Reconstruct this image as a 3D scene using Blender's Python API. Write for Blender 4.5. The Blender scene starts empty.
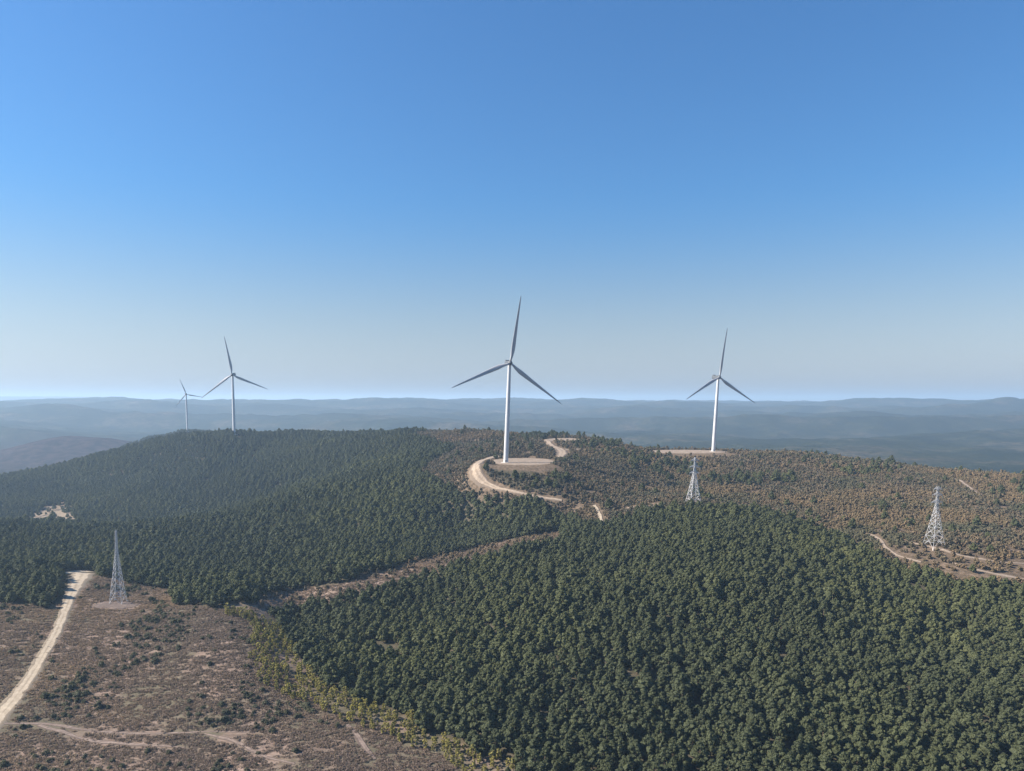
import bpy, bmesh, math, random
import numpy as np
from mathutils import Vector, Matrix
R = math.radians
random.seed(7)
rng = np.random.default_rng(7)
scene = bpy.context.scene
COL = scene.collection

# ------------------------------------------------------------------ camera
FPX, CX, CY, W, H = 730.0, 512.0, 385.5, 1024, 771
HORIZ = 400.0
PITCH = R(6.0)
PROW = HORIZ + FPX * math.tan(PITCH)          # pixel row of the optical axis
cam_d = bpy.data.cameras.new('camera'); cam = bpy.data.objects.new('camera', cam_d); COL.objects.link(cam)
cam_d.sensor_width = 36.0; cam_d.lens = 36.0 * FPX / W
cam_d.shift_y = (PROW - CY) / W
cam_d.clip_start = 0.5; cam_d.clip_end = 90000
cam.location = (0, 0, 0); cam.rotation_euler = (R(90) - PITCH, 0, 0)
scene.camera = cam

# ------------------------------------------------------------------ light
SUN_AZ, SUN_EL = -90.0, 36.0                    # azimuth from the view direction (+Y), negative = left
sdir = Vector((math.sin(R(SUN_AZ)) * math.cos(R(SUN_EL)), math.cos(R(SUN_AZ)) * math.cos(R(SUN_EL)), math.sin(R(SUN_EL))))
sun_d = bpy.data.lights.new('sun', 'SUN'); sun = bpy.data.objects.new('sun', sun_d); COL.objects.link(sun)
sun_d.energy = 5.0; sun_d.angle = R(0.55); sun_d.color = (1.0, 0.89, 0.77)
sun.rotation_euler = (-sdir).to_track_quat('-Z', 'Y').to_euler()
world = bpy.data.worlds.new('World'); scene.world = world; world.use_nodes = True
wn = world.node_tree; wn.nodes.clear()
sky = wn.nodes.new('ShaderNodeTexSky'); sky.sky_type = 'NISHITA'; sky.sun_disc = False
sky.sun_elevation = R(SUN_EL); sky.sun_rotation = R(SUN_AZ); sky.altitude = 0
sky.air_density = 1.4; sky.dust_density = 0.6; sky.ozone_density = 10.0
bg = wn.nodes.new('ShaderNodeBackground'); bg.inputs['Strength'].default_value = 0.0555
wo = wn.nodes.new('ShaderNodeOutputWorld')
hs = wn.nodes.new('ShaderNodeVectorMath'); hs.operation = 'MULTIPLY'; hs.inputs[1].default_value = (0.73, 0.955, 1.07)   # white balance of the sky
wn.links.new(sky.outputs[0], hs.inputs[0])
# pale haze painted into the sky colour over its lowest degrees
bw = wn.nodes.new('ShaderNodeRGBToBW'); wn.links.new(hs.outputs[0], bw.inputs[0])
pale = wn.nodes.new('ShaderNodeVectorMath'); pale.operation = 'MULTIPLY'; pale.inputs[1].default_value = (1.04, 1.09, 1.20); wn.links.new(bw.outputs[0], pale.inputs[0])
tco = wn.nodes.new('ShaderNodeTexCoord'); sx = wn.nodes.new('ShaderNodeSeparateXYZ'); wn.links.new(tco.outputs['Generated'], sx.inputs[0])
mr = wn.nodes.new('ShaderNodeMapRange'); mr.interpolation_type = 'SMOOTHSTEP'; wn.links.new(sx.outputs['Z'], mr.inputs['Value'])
mr.inputs['From Min'].default_value = 0.0; mr.inputs['From Max'].default_value = 0.27; mr.inputs['To Min'].default_value = 0.78; mr.inputs['To Max'].default_value = 0.0
mx = wn.nodes.new('ShaderNodeMix'); mx.data_type = 'VECTOR'; wn.links.new(mr.outputs['Result'], mx.inputs[0]); wn.links.new(hs.outputs[0], mx.inputs[4]); wn.links.new(pale.outputs[0], mx.inputs[5])
wn.links.new(mx.outputs[1], bg.inputs[0]); wn.links.new(bg.outputs[0], wo.inputs[0])
scene.view_settings.view_transform = 'Standard'; scene.view_settings.look = 'None'
scene.view_settings.exposure = 1.35; scene.view_settings.gamma = 1.0
scene.view_settings.use_curve_mapping = False
scene.render.engine = 'CYCLES'
cy = scene.cycles
cy.use_denoising = True
cy.max_bounces = 5; cy.diffuse_bounces = 2; cy.glossy_bounces = 1; cy.transmission_bounces = 1; cy.volume_bounces = 1
cy.transparent_max_bounces = 4
HAZE_DENSITY, HAZE_COLOR, HAZE_ANISO = 1.15e-4, (0.42, 0.61, 0.84), 0.18

# ------------------------------------------------------------------ numpy noise
_perm = rng.permutation(512).astype(np.int64)
_ang = rng.random(512) * 2 * np.pi
_gx, _gy = np.cos(_ang), np.sin(_ang)
def perlin(x, y):
    xi = np.floor(x).astype(np.int64); yi = np.floor(y).astype(np.int64)
    xf = x - xi; yf = y - yi
    u = xf * xf * xf * (xf * (xf * 6 - 15) + 10); v = yf * yf * yf * (yf * (yf * 6 - 15) + 10)
    def g(ix, iy, dx, dy):
        h = _perm[(_perm[ix & 511] + iy) & 511]
        return _gx[h] * dx + _gy[h] * dy
    a = g(xi, yi, xf, yf); b = g(xi + 1, yi, xf - 1, yf)
    c = g(xi, yi + 1, xf, yf - 1); d = g(xi + 1, yi + 1, xf - 1, yf - 1)
    return (a + (b - a) * u) * (1 - v) + (c + (d - c) * u) * v
def fbm(x, y, s, o=4, ridged=False):
    t = 0; a = 1.0
    for k in range(o):
        n = perlin(x / s + 17.3 * k, y / s - 9.1 * k)
        t = t + a * ((0.35 - np.abs(n)) * 1.6 if ridged else n)
        a *= 0.5; s *= 0.5
    return t
def sstep(a, b, x):
    t = np.clip((x - a) / (b - a), 0, 1); return t * t * (3 - 2 * t)

# ------------------------------------------------------------------ pixel <-> world
cp, sp = math.cos(PITCH), math.sin(PITCH)
def ray(px, py):
    dx = (np.asarray(px, float) - CX) / FPX; dy = -(np.asarray(py, float) - PROW) / FPX
    return dx, cp + dy * sp, -sp + dy * cp
def at(px, py, d, off=0.0):
    x, y, z = ray(px, py); return (x / y * d, d, z / y * d + off)
def project(x, y, z):
    f = y * cp - z * sp; u = y * sp + z * cp
    f = np.where(f > 1, f, 1)
    return CX + FPX * x / f, PROW - FPX * u / f

# ------------------------------------------------------------------ terrain
T = -8.0   # visible surface there is tree tops
CPTS = [  # px, py, distance, offset
 # clearing in the left foreground
 (-250,771,250,0),(0,771,248,0),(200,771,246,0),(400,771,243,0),(0,690,300,0),(150,690,300,0),(300,690,296,T*.2),
 (0,640,345,0),(120,640,348,0),(250,640,340,0),(118,603,400,0),(0,603,395,0),(-200,610,390,0),(240,603,398,0),
 (80,576,455,0),(20,560,480,T),(-150,560,500,T),
 # near forest hill
 (480,771,232,T),(620,771,226,T),(800,771,222,T),(1000,771,226,T),(1200,771,235,T),
 (350,690,285,T),(480,700,272,T),(640,700,268,T),(820,700,266,T),(1000,700,275,T),(1200,690,290,T),
 (380,640,345,T),(520,640,325,T),(680,640,318,T),(850,640,322,T),(1020,640,345,T),(1180,640,360,T),
 (300,606,408,T),(420,590,410,T),(540,580,395,T),(680,575,388,T),(820,580,392,T),(960,600,395,T),
 (560,548,465,T),(680,535,460,T),(800,545,450,T),(900,570,432,T),(610,522,530,T),(700,507,548,T),(780,515,530,T),(850,537,492,T),(640,512,545,T),
 # hill's far side and the saddle behind
 (693,503,575,0),(760,508,590,-4),(610,512,585,0),
 (940,547,480,0),(1000,572,445,0),(1100,590,430,0),(870,540,505,0),(1200,600,420,0),
 # valley strip
 (270,603,412,0),(330,590,430,0),(400,573,462,0),(470,557,497,0),(540,538,535,0),(590,520,572,0),
 # left forest, its near flank
 (100,560,520,T),(200,560,520,T),(300,560,505,T),(0,545,560,T),(-200,540,600,T),(100,530,640,T),(0,522,680,T),(200,530,640,T),(-250,525,700,T),
 (300,530,600,T),(400,530,590,T),(500,525,590,T),(560,513,600,T),(400,505,660,T),(480,500,640,T),(300,510,680,T),
 (430,480,730,-3),(470,500,655,-3),(170,517,740,T),(300,488,800,T),(400,465,840,T),(350,475,840,T),(420,447,1000,T),
 # hollow behind it
 (150,522,880,T-6),(50,520,880,T),(-100,518,930,T),(240,503,920,T-4),(320,478,980,T),
 # back forest hill
 (60,500,1060,T),(0,495,1100,T),(150,490,1080,T),(250,475,1100,T),(340,455,1130,T),(150,462,1240,T),(250,450,1240,T),(60,478,1200,T),(0,475,1280,T),(-150,492,1300,T),
 (100,452,1330,T),(130,445,1350,T),(155,438,1370,T),(180,433,1370,T),(230,431,1380,T),(234,435,1300,-1),(300,431,1400,T),(370,431,1380,T),(430,433,1300,T),(60,463,1320,T),(-300,510,1350,T),
 (-100,520,1700,-40),(60,490,1750,-50),(150,470,1800,-50),(230,452,1800,-40),(330,450,1850,-40),(450,452,1800,-40),(187,432.5,1950,0),(150,438,1970,0),(120,446,1970,0),(230,434,1980,0),(280,437,1980,0),(187,445,2300,0),
 # ridge with the main pad
 (523,463,715,0),(490,463,715,0),(555,463,718,0),(523,475,660,0),(475,475,668,0),(600,480,690,0),(560,495,625,0),(510,490,640,0),(600,500,620,0),(640,495,640,0),
 (500,450,830,0),(560,450,850,0),(620,460,800,0),(520,441,980,0),(590,441,960,0),(570,439,1010,0),(640,447,1000,-2),(480,438,1050,-2),(460,436,1150,-3),
 (680,453,965,0),(714,453,975,0),(750,452,975,-1),(660,470,800,0),(720,480,740,0),(780,490,700,0),(660,490,700,0),(720,495,660,0),
 (800,470,800,0),(850,480,750,0),(850,505,620,0),(900,500,660,0),(960,510,610,0),(1010,520,580,0),(900,522,570,0),(1010,545,500,0),
 (800,453,960,-1),(850,459,920,-1),(900,465,880,-1),(960,473,840,-1),(1024,476,840,-1),(1100,490,800,0),(1250,500,800,0),(1200,550,560,0),
 (560,448,1400,-25),(650,455,1400,-30),(750,458,1450,-30),(850,468,1400,-40),(950,478,1350,-40),(1060,482,1350,-40),(1250,490,1350,-40),
]
# side and under-camera anchors straight in metres
WPTS = [(0,60,-118),(-60,110,-120),(70,120,-122),(-150,150,-124),(160,150,-124),(0,180,-121),(-300,100,-125),(300,100,-128),
        (-600,250,-128),(600,250,-130),(-900,500,-130),(800,500,-118),(-1200,1000,-150),(1200,900,-130),(0,-200,-130),(-400,-200,-132),(400,-200,-132),
        (-1500,1500,-190),(1600,1500,-170),(0,2300,-165),(1000,2200,-165),(-1000,2300,-185),(-700,2300,-180),(400,2300,-165)]
P = np.array([at(*c) for c in CPTS] + WPTS, float)
def uv(x, y):
    r = np.sqrt(x * x + y * y) + 1e-6
    a = np.arctan2(x, y)
    v = np.log(r / 60.0 + 1.0)
    k = np.clip(r / 150, 0, 1)
    return a * 2.0 * k, v * 1.25
def _k(d2): return 0.5 * d2 * np.log(d2 + 1e-9)
_U = np.stack(uv(P[:, 0], P[:, 1]), 1)
_n = len(_U)
_d2 = ((_U[:, None] - _U[None]) ** 2).sum(-1)
_A = np.zeros((_n + 3, _n + 3)); _A[:_n, :_n] = _k(_d2) + np.eye(_n) * 2e-4
_A[:_n, _n] = 1; _A[:_n, _n + 1:] = _U; _A[_n, :_n] = 1; _A[_n + 1:, :_n] = _U.T
_w = np.linalg.solve(_A, np.concatenate([P[:, 2], [0, 0, 0]]))
def tps(x, y):
    u, v = uv(x, y); out = np.full(u.shape, _w[_n]) + _w[_n + 1] * u + _w[_n + 2] * v
    for i in range(_n):
        out += _w[i] * _k((u - _U[i, 0]) ** 2 + (v - _U[i, 1]) ** 2)
    return out
def far(x, y):
    r = np.sqrt(x * x + y * y); a = np.degrees(np.arctan2(x, y))
    rs = r + fbm(x, y, 3500, 3) * 1500
    z = -190 + 155 * sstep(3800, 9300, rs)
    z = z - 18 * sstep(-8, -36, a) * (1 - sstep(3500, 6000, r))
    amp = 26 + 40 * sstep(2800, 6500, r)
    z = z + fbm(x * 0.6 + 900, y, 1500, 6, True) * amp * 0.95 + fbm(x, y, 700, 4) * amp * 0.35
    z = z + (0.30 - np.abs(perlin(x / 2400 + 3.3, y / 1000 + fbm(x, y, 2500, 2) * .8))) * 150 * sstep(2700, 4200, r) * (1 - 0.75 * sstep(7000, 9000, r))
    crest = 44 * np.exp(-((a + 29.5) / 3.5) ** 2) + 12 * np.exp(-((a + 19) / 3.0) ** 2) + 13 * np.exp(-((a + 1) / 2.5) ** 2) + 10 * np.exp(-((a - 16) / 4.0) ** 2) - 40
    z = z + (crest + 14 * fbm(x, y * .4, 1900, 3)) * sstep(7500, 9300, r)
    z = z - 95 * sstep(10200, 13500, rs) + (70 + 125 * sstep(-22, -36, a) + 20 * fbm(x, y, 3000, 3)) * sstep(14000, 19000, rs)
    return np.minimum(z, 90)
PADS = [  # x, y, z, rx, ry  flattened places
]
def terrain(x, y, fine=True):
    x = np.asarray(x, float); y = np.asarray(y, float)
    shp = x.shape; x = x.ravel(); y = y.ravel()
    r = np.sqrt(x * x + y * y); az = np.abs(np.degrees(np.arctan2(x, y)))
    b = sstep(2000, 2900, r + fbm(x, y, 600, 2) * 150)
    z = np.zeros_like(x)
    m = b < 1
    zt = tps(x[m], y[m])
    side = sstep(60, 85, az[m])
    zt = zt * (1 - side) + side * np.clip(zt, -150, -115)
    zt = np.clip(zt, -260, -20)
    n = fbm(x[m], y[m], 60, 3) * 1.6 * sstep(200, 600, r[m]) + fbm(x[m], y[m], 14, 2) * 0.35
    n += (fbm(x[m] + 70, y[m] * .8, 290, 3, True) - .1) * 17.0 * sstep(760, 1150, r[m]) * sstep(180, -120, x[m]) * (1 - sstep(1230, 1300, r[m]) * .8)
    z[m] = (zt + n) * (1 - b[m])
    m2 = b > 0
    z[m2] += (far(x[m2], y[m2]) + fbm(x[m2], y[m2], 320, 4, True) * 16 * (1 - sstep(5000, 9000, r[m2]))) * b[m2]
    # the lone purple hill on the left
    hx, hy = x + 1600, y - 2720
    k = np.exp(-(hx / 620) ** 4 - (hy / 620) ** 4)
    mk = k > 0.002
    if mk.any():
        a_, b_ = hx[mk], hy[mk]
        h = 88 * np.exp(-np.abs(a_ / 330) ** 2.6 - (b_ / 330) ** 2) + 10 * np.exp(-((a_ + 60) / 120) ** 2 - (b_ / 200) ** 2) + fbm(a_, b_, 260, 4, True) * 9
        z[mk] = z[mk] * (1 - k[mk]) + (-238 + h) * k[mk]
    for (px, py, pz, rx, ry) in PADS:
        q = np.sqrt(((x - px) / rx) ** 2 + ((y - py) / ry) ** 2)
        k = 1 - sstep(1.0, 1.55, q)
        z = z * (1 - k) + pz * k
    return z.reshape(shp)
def solve_ray(px, py, dmin=150, dmax=4000, n=700):
    """world point where the sight line through a pixel meets the ground"""
    dx, dy, dz = ray(px, py)
    ds = np.exp(np.linspace(math.log(dmin), math.log(dmax), n))
    x = dx / dy * ds; z = dz / dy * ds
    g = terrain(x, ds)
    below = z < g
    i = int(np.argmax(below)) if below.any() else n - 1
    if i == 0: i = 1
    a, b = z[i - 1] - g[i - 1], z[i] - g[i]
    t = a / (a - b) if a != b else 0
    t = min(max(t, 0), 1)
    d = ds[i - 1] + (ds[i] - ds[i - 1]) * t
    return float(dx / dy * d), float(d)
def pad(px, py, d, rx, ry):
    x, y, z = at(px, py, d); PADS.append((x, y, z, rx, ry)); return x, y, z
PAD_MAIN = pad(522, 461.5, 738, 36, 47)
PAD_RIGHT = pad(684, 451.6, 978, 60, 38)
PAD_TOP = pad(566, 440.0, 950, 30, 42)
pad(187.6, 432.0, 1950, 22, 22)

# ------------------------------------------------------------------ materials
def new_mat(name):
    m = bpy.data.materials.new(name); m.use_nodes = True; nt = m.node_tree
    b = nt.nodes['Principled BSDF']; b.inputs['Roughness'].default_value = 0.9
    b.inputs['Specular IOR Level'].default_value = 0.15
    return m, nt, b
class N:
    def __init__(s, nt): s.nt = nt
    def __call__(s, typ, **k):
        n = s.nt.nodes.new('ShaderNode' + typ)
        for a, v in k.items():
            if a.startswith('i_'): n.inputs[a[2:].replace('_', ' ')].default_value = v
            else: setattr(n, a, v)
        return n
    def link(s, a, b): s.nt.links.new(a, b)
    def noise(s, vec, scale, detail=4, rough=0.55):
        n = s('TexNoise'); n.inputs['Scale'].default_value = scale; n.inputs['Detail'].default_value = detail; n.inputs['Roughness'].default_value = rough
        s.link(vec, n.inputs['Vector']); return n.outputs['Fac']
    def ramp(s, fac, stops):
        n = s('ValToRGB'); e = n.color_ramp.elements
        while len(e) < len(stops): e.new(0.5)
        for q, (p, c) in zip(e, stops): q.position = p; q.color = (*c, 1) if len(c) == 3 else c
        s.link(fac, n.inputs['Fac']); return n.outputs['Color']
    def mix(s, fac, a, b, mode='MIX'):
        n = s('Mix', data_type='RGBA', blend_type=mode)
        for sock, v in ((n.inputs['Factor'], fac), (n.inputs['A'], a), (n.inputs['B'], b)):
            pass
        ins = [i for i in n.inputs if i.enabled]
        for sock, v in zip(ins, (fac, a, b)):
            if hasattr(v, 'is_output') or isinstance(v, bpy.types.NodeSocket): s.link(v, sock)
            elif isinstance(v, (int, float)): sock.default_value = v
            else: sock.default_value = (*v, 1)
        return [o for o in n.outputs if o.enabled][0]
def smoothstep_fac(n, fac, a, b):
    m = n('MapRange'); m.interpolation_type = 'SMOOTHSTEP'
    m.inputs['From Min'].default_value = a; m.inputs['From Max'].default_value = b
    n.link(fac, m.inputs['Value']); return m.outputs['Result']

def leaf_material(name, dark, light, tip, big=0.012, rough=0.75):
    m, nt, b = new_mat(name); n = N(nt)
    oi = n('ObjectInfo'); geo = n('NewGeometry')
    big_n = n.noise(geo.outputs['Position'], big, 3)
    small = n.noise(geo.outputs['Position'], 1.1, 2)
    c = n.ramp(oi.outputs['Random'], [(0.0, dark), (0.6, light), (1.0, tip)])
    c2 = n.mix(smoothstep_fac(n, big_n, 0.35, 0.65), c, light)
    stand_light = n.noise(geo.outputs['Position'], 0.0055, 5, 0.62)  # stand tone that also paints sunlit and shaded slopes into the leaf colour
    c2 = n.mix(1.0, c2, n.ramp(stand_light, [(0.38, (0.74, 0.78, 0.84)), (0.5, (1.0, 1.0, 0.96)), (0.61, (1.42, 1.34, 1.08))]), 'MULTIPLY')
    c3 = n.mix(0.35, c2, n.ramp(small, [(0.3, tuple(v * 0.55 for v in dark)), (0.7, tuple(v * 1.35 for v in tip))]))
    n.link(c3, b.inputs['Base Color']); b.inputs['Roughness'].default_value = rough
    tr = n('BsdfTranslucent'); ms = n('MixShader'); ms.inputs[0].default_value = 0.28
    n.link(n.mix(1.0, c3, (1.25, 1.3, 0.9), 'MULTIPLY'), tr.inputs['Color'])
    n.link(b.outputs[0], ms.inputs[1]); n.link(tr.outputs[0], ms.inputs[2]); n.link(ms.outputs[0], nt.nodes['Material Output'].inputs['Surface'])
    return m
M_PINE = leaf_material('pine_needles', (0.058, 0.069, 0.037), (0.074, 0.087, 0.043), (0.098, 0.109, 0.054))
M_BARK, nt, b = new_mat('bark'); n = N(nt)
n.link(n.ramp(n.noise(n('NewGeometry').outputs['Position'], 3.0), [(0.3, (0.10, 0.075, 0.055)), (0.7, (0.20, 0.16, 0.125))]), b.inputs['Base Color'])
M_YEL = leaf_material('yellow_leaves', (0.11, 0.11, 0.045), (0.25, 0.23, 0.07), (0.38, 0.32, 0.10), 0.04)
M_BUSH = leaf_material('bush_leaves', (0.050, 0.058, 0.038), (0.080, 0.086, 0.052), (0.12, 0.110, 0.07), 0.03)
M_DRY = leaf_material('dry_brushwood', (0.115, 0.083, 0.064), (0.205, 0.150, 0.117), (0.30, 0.232, 0.185), 0.03)
# oak scrub on the ridge: brown to rust to green by place and by bush
M_OAK, nt, b = new_mat('oak_scrub_leaves'); n = N(nt)
oi = n('ObjectInfo'); geo = n('NewGeometry')
c = n.ramp(oi.outputs['Random'], [(0.0, (0.068, 0.070, 0.044)), (0.35, (0.092, 0.083, 0.054)), (0.7, (0.118, 0.096, 0.063)), (1.0, (0.150, 0.110, 0.068))])
bn = n.noise(geo.outputs['Position'], 0.0065, 3)
c = n.mix(smoothstep_fac(n, bn, 0.44, 0.60), c, n.mix(0.5, c, (0.185, 0.130, 0.068)))
bn2 = n.noise(geo.outputs['Position'], 0.014, 3)
c = n.mix(smoothstep_fac(n, bn2, 0.52, 0.68), c, n.mix(0.65, c, (0.065, 0.075, 0.045)))
n.link(c, b.inputs['Base Color'])

def vmix_ground():
    m, nt, b = new_mat('hillside_ground'); n = N(nt)
    geo = n('NewGeometry'); pos = geo.outputs['Position']
    at1 = n('Attribute', attribute_name='cover'); sep = n('SeparateColor'); n.link(at1.outputs['Color'], sep.inputs[0])
    at2 = n('Attribute', attribute_name='cover_more'); sep2 = n('SeparateColor'); n.link(at2.outputs['Color'], sep2.inputs[0])
    n1 = n.noise(pos, 0.35, 5, 0.65); n2 = n.noise(pos, 0.03, 4); n3 = n.noise(pos, 1.4, 4, 0.7)
    # field: pinkish brown slash-covered soil
    stretch = n('Mapping'); stretch.inputs['Scale'].default_value = (0.12, 0.5, 0.5); stretch.inputs['Rotation'].default_value = (0, 0, R(8)); n.link(pos, stretch.inputs['Vector'])
    n4 = n.noise(stretch.outputs[0], 1.0, 5, 0.7)
    field = n.ramp(n4, [(0.34, (0.085, 0.061, 0.048)), (0.47, (0.170, 0.120, 0.096)), (0.56, (0.235, 0.170, 0.138)), (0.70, (0.32, 0.24, 0.198))])
    field = n.mix(n.ramp(n1, [(0.35, (0.15,) * 3), (0.65, (0.75,) * 3)]), field, (0.150, 0.125, 0.100))
    fgreen = n.mix(smoothstep_fac(n, n2, 0.44, 0.58), field, n.mix(0.65, field, (0.080, 0.082, 0.052)))
    forest = n.ramp(n1, [(0.35, (0.045, 0.045, 0.030)), (0.55, (0.075, 0.066, 0.046)), (0.72, (0.12, 0.095, 0.07))])
    scrub = n.ramp(n1, [(0.30, (0.060, 0.050, 0.036)), (0.5, (0.115, 0.088, 0.062)), (0.70, (0.20, 0.150, 0.11))])
    soil = n.ramp(n4, [(0.30, (0.10, 0.075, 0.060)), (0.5, (0.19, 0.145, 0.115)), (0.70, (0.30, 0.235, 0.19))])
    # far country: woods, heath and pale fields
    f1 = n.noise(pos, 0.0011, 6, 0.6); f2 = n.noise(pos, 0.0035, 5, 0.6); f3 = n.noise(pos, 0.03, 5, 0.7)
    farc = n.ramp(f2, [(0.38, (0.014, 0.021, 0.015)), (0.52, (0.028, 0.035, 0.022)), (0.64, (0.058, 0.053, 0.037)), (0.76, (0.12, 0.10, 0.072))])
    pale = n('Math', operation='MULTIPLY'); n.link(smoothstep_fac(n, f1, 0.60, 0.68), pale.inputs[0]); n.link(smoothstep_fac(n, f2, 0.50, 0.58), pale.inputs[1])
    farc = n.mix(pale.outputs[0], farc, (0.33, 0.27, 0.20))
    farc = n.mix(smoothstep_fac(n, f3, 0.42, 0.58), farc, n.mix(0.75, farc, (0.012, 0.018, 0.012)))
    farc = n.mix(sep2.outputs[2], farc, n.ramp(f3, [(0.4, (0.016, 0.013, 0.014)), (0.62, (0.050, 0.036, 0.034))]))
    c = n.mix(sep2.outputs[1], scrub, farc)
    c = n.mix(sep.outputs[0], c, fgreen)
    c = n.mix(sep.outputs[1], c, forest)
    c = n.mix(sep.outputs[2], c, soil)
    c = n.mix(sep2.outputs[0], c, n.ramp(n3, [(0.35, (0.12, 0.10, 0.075)), (0.65, (0.27, 0.22, 0.17))]))
    n.link(c, b.inputs['Base Color']); b.inputs['Roughness'].default_value = 1.0; b.inputs['Specular IOR Level'].default_value = 0.0
    bump = n('Bump'); bump.inputs['Strength'].default_value = 0.9; bump.inputs['Distance'].default_value = 0.6
    n.link(n4, bump.inputs['Height']); n.link(bump.outputs[0], b.inputs['Normal'])
    return m
M_GROUND = vmix_ground()
def dirt_material(name, a, bcol, c):
    m, nt, b = new_mat(name); n = N(nt); pos = n('NewGeometry').outputs['Position']
    k = n.noise(pos, 0.5, 6, 0.7)
    base = n.ramp(k, [(0.3, a), (0.5, bcol), (0.7, c)])
    ac = n('Attribute', attribute_name='across'); ab = n('Math', operation='ABSOLUTE'); n.link(ac.outputs['Fac'], ab.inputs[0])
    k2 = n.noise(pos, 0.13, 5, 0.7); ad = n('Math', operation='MULTIPLY_ADD'); n.link(k2, ad.inputs[0]); ad.inputs[1].default_value = 0.9; n.link(ab.outputs[0], ad.inputs[2])
    wear = n.ramp(ad.outputs[0], [(0.42, (.55,) * 3), (0.62, (0,) * 3), (0.95, (0.05,) * 3), (1.30, (.85,) * 3)])
    base = n.mix(wear, base, tuple(v * 0.62 for v in a))
    n.link(base, b.inputs['Base Color'])
    bump = n('Bump'); bump.inputs['Strength'].default_value = 0.5; bump.inputs['Distance'].default_value = 0.2
    n.link(k, bump.inputs['Height']); n.link(bump.outputs[0], b.inputs['Normal'])
    return m
M_ROAD = dirt_material('pale_dirt_road', (0.25, 0.205, 0.15), (0.33, 0.28, 0.21), (0.41, 0.35, 0.265))
M_PADM = dirt_material('crane_pad_gravel', (0.21, 0.165, 0.125), (0.28, 0.225, 0.17), (0.36, 0.295, 0.23))
M_TRACK = dirt_material('worn_track', (0.12, 0.093, 0.078), (0.18, 0.14, 0.117), (0.26, 0.205, 0.17))
def plain(name, col, rough=0.5, metal=0.0, spec=0.4, var=0.06):
    m, nt, b = new_mat(name); n = N(nt); pos = n('NewGeometry').outputs['Position']
    k = n.noise(pos, 0.4, 4)
    n.link(n.ramp(k, [(0.3, tuple(v * (1 - var) for v in col)), (0.7, tuple(min(1, v * (1 + var)) for v in col))]), b.inputs['Base Color'])
    b.inputs['Roughness'].default_value = rough; b.inputs['Metallic'].default_value = metal; b.inputs['Specular IOR Level'].default_value = spec
    return m
M_WHITE = plain('turbine_white_paint', (0.50, 0.51, 0.52), 0.35)
M_BLADE = plain('blade_grey_white', (0.33, 0.34, 0.36), 0.5)
M_NAC = plain('nacelle_grey', (0.09, 0.10, 0.11), 0.45)
M_STEEL = plain('galvanised_steel', (0.46, 0.47, 0.48), 0.6, 0.1, 0.3)
M_CONC = plain('concrete', (0.46, 0.43, 0.39), 0.9, 0, 0.1, 0.15)
M_DARK = plain('dark_door', (0.08, 0.09, 0.10), 0.6)
M_GLASS = plain('insulator_glass', (0.20, 0.26, 0.26), 0.2, 0, 0.6)
M_ROCK = plain('pale_limestone', (0.36, 0.33, 0.29), 0.9, 0, 0.1, 0.2)
M_CONT = plain('container_white', (0.72, 0.72, 0.70), 0.5)

# ------------------------------------------------------------------ object helpers
def tag(o, label=None, cat=None, group=None, kind=None):
    if label: o['label'] = label
    if cat: o['category'] = cat
    if group: o['group'] = group
    if kind: o['kind'] = kind
    return o
def link(o): COL.objects.link(o); return o
def empty(name, loc, rot=(0, 0, 0)):
    o = bpy.data.objects.new(name, None); o.location = loc; o.rotation_euler = rot; o.empty_display_size = 1; return link(o)
def mesh_np(name, V, F, mats, smooth=False, midx=None):
    """V (n,3) float, F list/array of equal-length faces or list of mixed"""
    me = bpy.data.meshes.new(name)
    if isinstance(F, np.ndarray):
        k = F.shape[1]; me.vertices.add(len(V)); me.vertices.foreach_set('co', np.asarray(V, np.float32).ravel())
        me.loops.add(F.size); me.loops.foreach_set('vertex_index', F.astype(np.int32).ravel())
        me.polygons.add(len(F)); me.polygons.foreach_set('loop_start', np.arange(0, F.size, k, dtype=np.int32))
        me.polygons.foreach_set('loop_total', np.full(len(F), k, dtype=np.int32)); me.update(calc_edges=True)
    else:
        me.from_pydata([tuple(v) for v in V], [], F); me.update()
    for m in mats: me.materials.append(m)
    if midx is not None: me.polygons.foreach_set('material_index', np.asarray(midx, np.int32))
    me.polygons.foreach_set('use_smooth', np.full(len(me.polygons), smooth))
    me.update(); return me
def obj(name, me, parent=None, loc=(0, 0, 0), rot=(0, 0, 0)):
    o = bpy.data.objects.new(name, me); o.location = loc; o.rotation_euler = rot
    if parent: o.parent = parent
    return link(o)
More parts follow.
